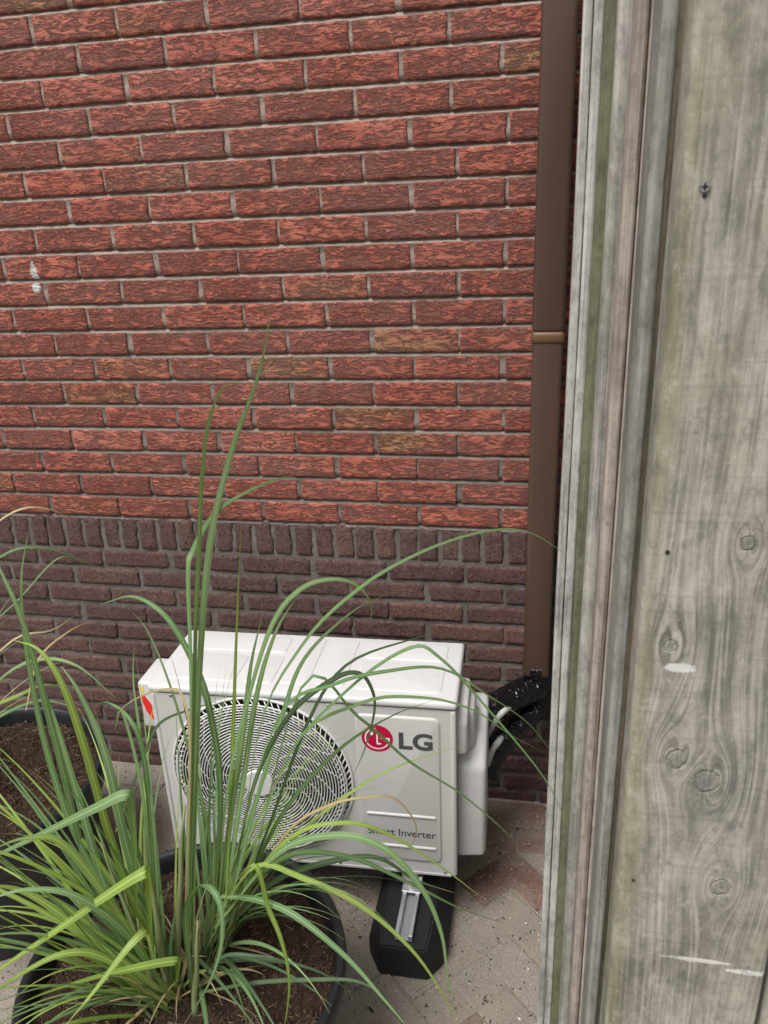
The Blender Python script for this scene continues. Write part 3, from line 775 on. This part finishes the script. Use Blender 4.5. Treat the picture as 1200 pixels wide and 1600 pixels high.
def soil(P, label, seed):
    V = []; F = []; g = 90; rr = PR-.0245; idx = {}
    for j in range(g+1):
        for i in range(g+1):
            x = (i/g*2-1)*rr*1.02; y = (j/g*2-1)*rr*1.02
            d = math.hypot(x, y)
            if d > rr*1.03: continue
            if d > rr: x *= rr/d; y *= rr/d
            q = Vector((x*14+seed, y*14, 0)); z = .015*noise.noise(q)+.010*noise.noise(q*3)+.007*noise.noise(q*7)-.01*(d/rr)**4
            idx[i, j] = len(V); V.append((x, y, z))
    for j in range(g):
        for i in range(g):
            k = [(i, j), (i+1, j), (i+1, j+1), (i, j+1)]
            if all(q in idx for q in k): F.append(tuple(idx[q] for q in k))
    nb = len(F); mats = []
    rnd = random.Random(seed)
    for _ in range(2600):
        a = rnd.uniform(0, 2*math.pi); r = rr*math.sqrt(rnd.random())*.985; x, y = r*math.cos(a), r*math.sin(a)
        q = Vector((x*14+seed, y*14, 0)); z = .015*noise.noise(q)+.010*noise.noise(q*3)+.007*noise.noise(q*7)-.01*(r/rr)**4
        k = rnd.choice((0, 1, 1, 1, 1, 2)); l = rnd.uniform(.002, .006) if k < 2 else rnd.uniform(.004, .012); w = rnd.uniform(.001, .0028) if k < 2 else .0005
        t_ = rnd.uniform(0, math.pi); d = Vector((math.cos(t_), math.sin(t_), rnd.uniform(-.5, .6))).normalized(); s = Vector((-math.sin(t_), math.cos(t_), rnd.uniform(-.3, .3))).normalized()
        c = Vector((x, y, z+.0015)); h = Vector((0, 0, w*.8)); b = len(V)
        V.extend([c-d*l-s*w, c+d*l-s*w*.5, c+d*l+s*w, c-d*l+s*w*.6, c-d*l*.6+h*2, c+d*l*.7+h*2])
        for q_ in ((b, b+1, b+5, b+4), (b+1, b+2, b+5), (b+2, b+3, b+4, b+5), (b+3, b, b+4)): F.append(q_); mats.append(1+k)
    o = pyobj('potting_soil', [tuple(q) for q in V], F, m_soil)
    for m in m_bits: o.data.materials.append(m)
    for i, k in enumerate(mats): o.data.polygons[nb+i].material_index = k
    for i in range(nb): o.data.polygons[i].use_smooth = True
    o.location = (P.x, P.y, SZ); tag(o, label, 'soil', kind='stuff'); return o
soil(P1, 'dark brown potting soil around the grass in the front pot', 3); soil(P2, 'dark brown potting soil in the pot at the left edge', 11)

# ------------------------------------------------------------------ grasses
def mat_leaf(name, ca, cb, cc, dry=False):
    t = NT(name); rnd = t.new('ObjectInfo').outputs['Random']
    uv = t.new('TexCoord').outputs['UV']; sp = t.new('SeparateXYZ'); t.L(uv, sp.inputs[0]); u_, v_ = sp.outputs[0], sp.outputs[1]
    c = t.ramp(rnd, [(0, ca), (.5, cb), (1, cc)])
    mp = t.new('Mapping'); mp.inputs['Scale'].default_value = (16, 1.6, 1); t.L(uv, mp.inputs[0])
    st_ = t.noise(mp.outputs[0], 3, 3, .6); c = t.mix(t.ramp(st_, [(.35, .45), (.6, 0)]), c, tuple(q*.55 for q in ca))
    rib = t.ramp(t.math('ABSOLUTE', t.math('SUBTRACT', u_, .5)), [(.03, .55), (.10, 0)])
    c = t.mix(rib, c, tuple(min(1, q*1.75) for q in cc))
    if not dry:      # dry tips, paler bases
        c = t.mix(t.ramp(t.math('ADD', v_, t.math('MULTIPLY', rnd, .04)), [(.94, 0), (1.0, .8)]), c, (.38, .30, .14))
        c = t.mix(t.ramp(v_, [(0, .6), (.14, 0)]), c, (.24, .27, .10))
    m = t.m; b = t.b; t.base(c, .5, None, spec=.25)
    tr = t.new('BsdfTranslucent'); t.L(t.mix(1, c, (1.15, 1.25, .6), 'MULTIPLY'), tr.inputs[0])
    mx = t.new('MixShader'); mx.inputs[0].default_value = .34
    t.L(b.outputs[0], mx.inputs[1]); t.L(tr.outputs[0], mx.inputs[2]); t.L(mx.outputs[0], t.out.inputs[0]); return m
m_leaf = mat_leaf('grass leaf', (.13, .235, .095), (.18, .295, .125), (.23, .345, .155))
m_lime = mat_leaf('lime grass leaf', (.24, .35, .07), (.29, .40, .09), (.32, .43, .13))
m_deep = mat_leaf('deep green leaf', (.055, .095, .05), (.08, .13, .065), (.105, .17, .08))
m_dry = mat_leaf('dry grass leaf', (.42, .32, .17), (.50, .40, .22), (.55, .45, .26), True)
m_stem = NT('grass stem'); p_ = m_stem.pos((1, 1, .2)); f_ = m_stem.noise(p_, 40, 4)
m_stem = m_stem.base(m_stem.mix(f_, (.15, .19, .075), (.25, .27, .13)), .5)
def leaf(parent, pts, w, mat, twist=0, fold=.28, taperpow=1.0, origin=Vector((0, 0, 0)), base_w=.6):
    pts = [Vector(q) for q in pts]; n = len(pts)-1
    ch = pts[-1]-pts[0]; az = math.atan2(ch.y, ch.x); side0 = Vector((-math.sin(az), math.cos(az), 0))
    V = []; F = []; UV = []
    for i, p in enumerate(pts):
        s = i/n; t_ = (pts[min(i+1, n)]-pts[max(i-1, 0)]).normalized()
        sd = side0-t_*side0.dot(t_)
        if sd.length < .05: sd = Vector((1, 0, 0))
        sd.normalize(); nrm = sd.cross(t_)
        a = R(twist*(.3+s)); sd2 = sd*math.cos(a)+nrm*math.sin(a); nr2 = sd2.cross(t_)
        ww = w*.5*(base_w+(1-base_w)*min(1, s/.18))*max(.04, min(1, ((1-s)/.62))**taperpow)
        fo = fold*(1-.5*s)
        V += [p+sd2*ww-nr2*(-ww*fo), p, p-sd2*ww+nr2*(ww*fo)]
        UV += [(0, s), (.5, s), (1, s)]
    for i in range(n):
        a = i*3; F += [(a, a+1, a+4, a+3), (a+1, a+2, a+5, a+4)]
    me = bpy.data.meshes.new('leaf'); me.from_pydata([tuple(q-origin) for q in V], [], F); me.update()
    ul = me.uv_layers.new(name='UVMap')
    for l in me.loops: ul.data[l.index].uv = UV[l.vertex_index]
    return link('leaf', me, mat, parent, True)
def arcleaf(base, az, el, length, droop, n=18, curl=0.0):
    p = Vector(base); pts = [p.copy()]; ds = length/n; e = el
    for i in range(n):
        s = (i+1)/n; e -= droop*(.25+1.9*s*s)/n
        a = az+curl*s*s
        p = p+Vector((math.cos(a)*math.cos(e), math.sin(a)*math.cos(e), math.sin(e)))*ds
        if p.z < SZ+.01: p.z = SZ+.01+random.uniform(0, .006) if (p-Vector((P1.x, P1.y, p.z))).length < PR else max(p.z, .05)
        pts.append(p.copy())
    return pts
G1 = empty('ornamental_grass', (-.56, -1.0, SZ)); tag(G1, 'tall clump of green ornamental grass arching out of the front pot', 'grass plant')
O1 = Vector(G1.location)
def stem(parent, P0, P1_, r0, r1, O):
    pts = [P0.lerp(P1_, k/8)+Vector((.004*noise.noise(Vector((k*.4, P0.x*50, 0))), .004*noise.noise(Vector((k*.4, P0.x*50, 5))), 0)) for k in range(9)]
    rad = [r0+(r1-r0)*k/8 + (.0012 if k in (3, 6) else 0) for k in range(9)]
    v, f = tube(pts, rad, 10); pyobj('stem', [tuple(q-O) for q in v], f, m_stem, parent, True)
stem_px = [((262, 1560), (215, 1240), -1.0, -.97, .0085), ((272, 1540), (292, 1180), -.99, -.95, .0085), ((235, 1550), (170, 1290), -1.0, -.97, .006), ((305, 1590), (310, 1400), -1.03, -1.0, .007), ((248, 1570), (205, 1400), -1.03, -1.04, .006), ((320, 1500), (345, 1330), -.95, -.93, .006), ((255, 1560), (130, 1250), -1.02, -1.0, .0055)]
for (a, b, ya, yb, r) in stem_px:
    p0 = atz(a[0], a[1], SZ-.004); p1 = at(b[0], b[1], p0.y+(yb-ya)); stem(G1, p0, p0.lerp(p1, .8), r, r*.25, O1)
# leaves that the eye can follow one by one: their course in the photograph and how near they are
KEY = [
 ([(300,1560),(303,1300),(311,1050),(328,850),(362,705),(398,605),(417,530),(420,482)], -.98, -.86, 9, m_leaf),
 ([(292,1540),(299,1250),(304,1000),(310,860),(315,745),(327,655),(352,603),(392,600)], -.98, -.90, 9.5, m_leaf),
 ([(296,1500),(298,1100),(293,905),(301,860),(338,800),(398,763),(450,745),(470,752)], -.98, -.88, 8, m_leaf),
 ([(352,1420),(362,1200),(370,980),(377,812)], -.95, -.86, 6.5, m_lime),
 ([(340,1450),(352,1250),(385,1100),(425,975),(470,920),(520,905),(558,915),(580,945),(577,980)], -.95, -.86, 8, m_leaf),
 ([(370,1420),(402,1150),(470,1010),(560,920),(660,862),(760,830),(830,833),(905,882)], -.97, -1.0, 5.5, m_leaf),
 ([(350,1450),(392,1240),(450,1120),(520,1062),(560,1052),(580,1075),(585,1110),(570,1170),(545,1225)], -.97, -.92, 8, m_deep),
 ([(360,1440),(440,1200),(540,1080),(640,1012),(690,1030),(760,1105),(850,1215),(892,1300)], -.97, -1.0, 6, m_leaf),
 ([(350,1400),(430,1130),(520,1070),(610,1048),(690,1045),(760,1085),(830,1135),(885,1210)], -.97, -1.02, 5.5, m_leaf),
 ([(360,1450),(450,1180),(560,1100),(660,1090),(740,1110),(800,1150),(870,1185)], -.96, -.98, 5, m_leaf),
 ([(380,1420),(470,1075),(560,1120),(640,1190),(720,1240),(790,1300),(815,1330)], -.95, -.80, 5, m_leaf),
 ([(335,1450),(430,1335),(520,1305),(600,1325),(660,1390),(690,1460),(700,1530),(718,1605)], -.97, -1.0, 11, m_leaf),
 ([(345,1400),(400,1405),(460,1430),(540,1495),(600,1562),(645,1615)], -.98, -1.12, 11, m_leaf),
 ([(345,1420),(400,1352),(470,1370),(560,1412),(640,1480),(690,1550),(720,1610)], -.97, -1.02, 10, m_lime),
 ([(340,1440),(440,1342),(540,1338),(640,1380),(720,1420),(800,1446)], -.97, -.85, 8.5, m_leaf),
 ([(355,1420),(450,1310),(540,1285),(610,1305),(690,1355),(760,1408)], -.96, -.85, 8, m_lime),
 ([(345,1450),(430,1375),(520,1345),(590,1340),(650,1375),(710,1395)], -.96, -.84, 10, m_deep),
 ([(330,1440),(393,1350),(420,1420),(440,1470),(452,1530),(447,1590),(438,1620)], -1.0, -1.08, 8, m_lime),
 ([(305,1580),(290,1440),(306,1388),(328,1386),(345,1420),(345,1480),(325,1540),(285,1605)], -1.02, -1.16, 10, m_leaf),
 ([(310,1550),(345,1496),(400,1494),(440,1502),(463,1525)], -1.02, -1.02, 6, m_deep),
 ([(315,1550),(400,1535),(480,1531),(550,1532),(590,1550),(615,1580)], -1.03, -1.05, 6.5, m_deep),
 ([(240,1520),(236,1420),(232,1368),(222,1364),(170,1396),(90,1452),(0,1514),(-60,1556)], -1.03, -1.14, 19, m_lime),
 ([(215,1420),(208,1270),(196,1242),(150,1262),(80,1296),(0,1334),(-50,1356)], -1.01, -1.08, 17, m_leaf),
 ([(240,1500),(232,1460),(226,1455),(200,1480),(150,1545),(100,1605)], -1.05, -1.20, 15, m_lime),
 ([(275,1540),(280,1510),(270,1502),(200,1515),(140,1530),(70,1552),(0,1582)], -1.05, -1.15, 13, m_lime),
 ([(255,1550),(130,1330),(75,1180),(42,1020),(33,910),(44,832)], -1.0, -.90, 9, m_leaf),
 ([(250,1550),(150,1390),(90,1170),(40,985),(0,890),(-30,830)], -1.0, -.92, 10, m_leaf),
 ([(250,1550),(170,1400),(120,1240),(80,1110),(40,1020)], -1.0, -.95, 13, m_leaf),
 ([(262,1540),(180,1330),(130,1160),(95,1065),(60,1015),(20,1000)], -1.0, -.96, 12, m_lime),
 ([(262,1540),(200,1330),(165,1180),(125,1085),(95,1040)], -1.0, -.93, 13, m_leaf),
 ([(330,1480),(345,1250),(328,1110),(300,1030),(258,962),(210,932),(170,940),(158,945)], -.96, -.84, 10, m_leaf),
 ([(318,1480),(330,1330),(295,1170),(262,1060),(230,985),(205,955)], -.96, -.84, 5, m_leaf),
 ([(340,1470),(372,1270),(400,1090),(430,990),(462,935)], -.95, -.86, 10, m_leaf),
 ([(345,1470),(398,1260),(440,1120),(475,1030),(545,960),(600,930)], -.95, -.86, 8, m_leaf),
 ([(350,1470),(420,1290),(480,1130),(540,1040),(640,1000),(700,990)], -.95, -.86, 6, m_deep),
 ([(335,1470),(358,1290),(380,1140),(392,1040),(410,960)], -.95, -.87, 11, m_leaf),
 ([(352,1460),(430,1290),(520,1180),(610,1120),(690,1090)], -.95, -.84, 7, m_leaf),
 ([(352,1460),(450,1320),(560,1230),(640,1190),(725,1165)], -.95, -.84, 6, m_lime),
 ([(350,1460),(440,1310),(510,1260),(580,1245),(620,1250),(650,1290),(640,1325),(615,1330)], -.95, -.86, 4.5, m_dry),
 ([(232,1480),(228,1300),(215,1200),(190,1110),(182,1130),(179,1142)], -.98, -.95, 6, m_leaf),
 ([(290,1420),(297,1170),(285,1090),(265,1077),(225,1086),(190,1108),(179,1140)], -.98, -.93, 5, m_dry),
 ([(245,1470),(235,1280),(222,1170),(200,1120),(170,1098),(150,1100)], -.98, -.9, 8, m_leaf),
 ([(250,1470),(240,1290),(225,1190),(215,1120),(208,1060),(210,1010)], -.98, -.9, 6, m_leaf),
 ([(180,1300),(225,1180),(250,1130),(300,1108),(345,1095)], -.95, -.85, 6, m_deep),
 ([(40,1110),(60,1030),(110,985),(150,968)], -.85, -.75, 4, m_dry),
 ([(268,1560),(180,1420),(100,1320),(40,1310),(-20,1330)], -1.05, -1.15, 12, m_lime),
 ([(268,1560),(200,1460),(120,1400),(40,1390),(-30,1410)], -1.06, -1.16, 13, m_leaf),
 ([(262,1570),(170,1500),(100,1490),(20,1530),(-30,1570)], -1.06, -1.2, 11, m_lime),
 ([(268,1560),(150,1470),(60,1405),(0,1385),(-40,1400)], -1.04, -1.13, 12, m_lime),
]
KEY2 = [
 ([(-60,860),(20,800),(75,795),(120,818)], -.55, -.42, 4, m_dry),
 ([(-70,940),(0,870),(60,855),(120,872),(180,902)], -.55, -.40, 4.5, m_leaf),
 ([(-60,1010),(20,945),(80,880),(110,870),(134,884)], -.55, -.44, 3.5, m_leaf),
 ([(-60,1080),(20,1000),(80,985),(120,960)], -.55, -.46, 3.5, m_dry),
 ([(-80,1150),(0,1060),(60,1030),(120,1040),(180,1090)], -.6, -.6, 8, m_leaf),
 ([(-80,1130),(20,1090),(70,1070),(110,1080)], -.6, -.55, 6, m_lime),
 ([(-80,1180),(-20,1130),(60,1095),(130,1110)], -.6, -.58, 7, m_leaf),
]
def keyleaf(parent, O, px, ya, yb, wpx, mat):
    n = len(px); P = []
    for i, (u, v) in enumerate(px): P.append(at(u, v, ya+(yb-ya)*(i/(n-1))**1.3))
    # root it in the soil
    pts = catmull(P, 5); d = (pts[0]-CAM).length
    ch = pts[-1]-pts[0]; az = math.atan2(ch.y, ch.x); side0 = Vector((-math.sin(az), math.cos(az), 0)); best = (-1, 0)
    for tw in range(-80, 81, 10):
        vis = 0
        for i in range(2, len(pts)-2, 3):
            t_ = (pts[i+1]-pts[i-1]).normalized(); sd = (side0-t_*side0.dot(t_)).normalized(); nr = sd.cross(t_)
            a = R(tw*(.3+i/len(pts))); vis += abs((sd*math.cos(a)+nr*math.sin(a)).cross((pts[i]-CAM).normalized()).length)
        if vis > best[0]: best = (vis, tw)
    leaf(parent, pts, wpx*.80*d/FPX, mat, best[1]+random.uniform(-30, 30), origin=O, taperpow=.85)
for k in KEY: keyleaf(G1, O1, *k)
# the rest of the clump, fanned about its crown
rg = random.Random(21)
def fan(parent, O, n, centre, spread, azs, els, lens, drs, ws, mats):
    for _ in range(n):
        a = rg.uniform(0, 2*math.pi); r = spread*math.sqrt(rg.random())
        b = Vector((centre[0]+r*math.cos(a), centre[1]+r*math.sin(a), SZ-.005))
        pts = arcleaf(b, R(rg.uniform(*azs)), R(rg.uniform(*els)), rg.uniform(*lens), rg.uniform(*drs), curl=rg.uniform(-.35, .35))
        if min((q-CAM).length for q in pts) < .5 or max(q.y for q in pts) > -.53: continue
        if any(q.x > -.05 for q in pts): continue
        leaf(parent, pts, rg.uniform(*ws), rg.choice(mats), rg.uniform(-40, 40), origin=O)
b1 = atz(262, 1555, SZ); b2 = atz(325, 1490, SZ)
fan(G1, O1, 46, b1, .05, (100, 215), (52, 82), (.40, .72), (.4, 1.5), (.0055, .0100), [m_leaf, m_leaf, m_lime])
fan(G1, O1, 22, b1, .045, (165, 255), (35, 65), (.30, .55), (.5, 1.6), (.006, .0105), [m_lime, m_leaf])
fan(G1, O1, 19, b2, .045, (20, 120), (58, 86), (.36, .62), (.3, 1.3), (.004, .0078), [m_leaf, m_leaf, m_deep])
fan(G1, O1, 34, b2, .04, (-15, 60), (50, 76), (.40, .62), (.7, 2.0), (.0025, .0055), [m_leaf, m_leaf, m_deep, m_lime])
fan(G1, O1, 12, b2, .04, (-60, 10), (30, 60), (.25, .42), (1.0, 2.2), (.007, .010), [m_leaf, m_deep])
fan(G1, O1, 14, b1, .035, (0, 360), (60, 88), (.12, .25), (.3, 1.2), (.007, .011), [m_dry, m_lime, m_leaf])
fan(G1, O1, 16, b1, .06, (0, 360), (10, 50), (.08, .2), (.5, 1.5), (.004, .008), [m_dry])
fan(G1, O1, 8, b2, .05, (0, 360), (10, 50), (.08, .18), (.5, 1.5), (.004, .007), [m_dry])
G2 = empty('ornamental_grass', (-1.40, -.62, SZ)); tag(G2, 'grass clump in the left pot, mostly outside the frame', 'grass plant')
O2 = Vector(G2.location)
for k in KEY2: keyleaf(G2, O2, *k)
for _ in range(46):
    a = rg.uniform(0, 2*math.pi); r = .05*math.sqrt(rg.random()); b = Vector((-1.41+r*math.cos(a), -.63+r*math.sin(a), SZ-.005))
    pts = arcleaf(b, R(rg.uniform(-60, 200)), R(rg.uniform(45, 80)), rg.uniform(.3, .6), rg.uniform(.6, 2.2), curl=rg.uniform(-.3, .3))
    if max(q.y for q in pts) > -.06: continue
    leaf(G2, pts, rg.uniform(.004, .008), rg.choice([m_leaf, m_leaf, m_lime, m_dry]), rg.uniform(-40, 40), origin=O2)
for (px, py, pz, q) in ((-1.40, -.62, .2, 0), (-1.43, -.64, .22, 1), (-1.39, -.66, .18, 2)):
    stem(G2, Vector((px, py, SZ-.004)), Vector((px-.03+.03*q, py+.02, SZ+pz)), .006, .004, O2)

# ------------------------------------------------------------------ grit on the paving
V = []; F = []; mi = []; rg = random.Random(5)
for _ in range(5200):
    x, y = rg.uniform(-1.3, .3), rg.uniform(-.98, -.02); k = rg.choice((0, 0, 1, 1, 1, 2, 2)); s = rg.uniform(.0008, .0028) * (1.0 if rg.random() < .93 else 2.0)
    c = Vector((x, y, .0025)); b = len(V); a = rg.uniform(0, 6.28); el = 2.2 if (k == 1 and rg.random() < .25) else 1
    d = Vector((math.cos(a), math.sin(a), 0))*s*el; e = Vector((-math.sin(a), math.cos(a), 0))*s*rg.uniform(.5, 1)
    V += [c+d, c+e, c-d, c-e, c+Vector((0, 0, s*.8))-d*.2, c-Vector((0, 0, .004))]
    for q in ((0, 1, 4), (1, 2, 4), (2, 3, 4), (3, 0, 4), (1, 0, 5), (2, 1, 5), (3, 2, 5), (0, 3, 5)): F.append(tuple(b+i for i in q)); mi.append(k)
gr = pyobj('grit', [tuple(q) for q in V], F, plain('pale grit', (.60, .56, .50), .8))
gr.data.materials.append(plain('dark grit', (.05, .045, .04), .8)); gr.data.materials.append(plain('brown grit', (.24, .17, .12), .85))
for i, k in enumerate(mi): gr.data.polygons[i].material_index = k
tag(gr, 'loose grit and crumbs scattered over the paving', 'grit', kind='stuff')
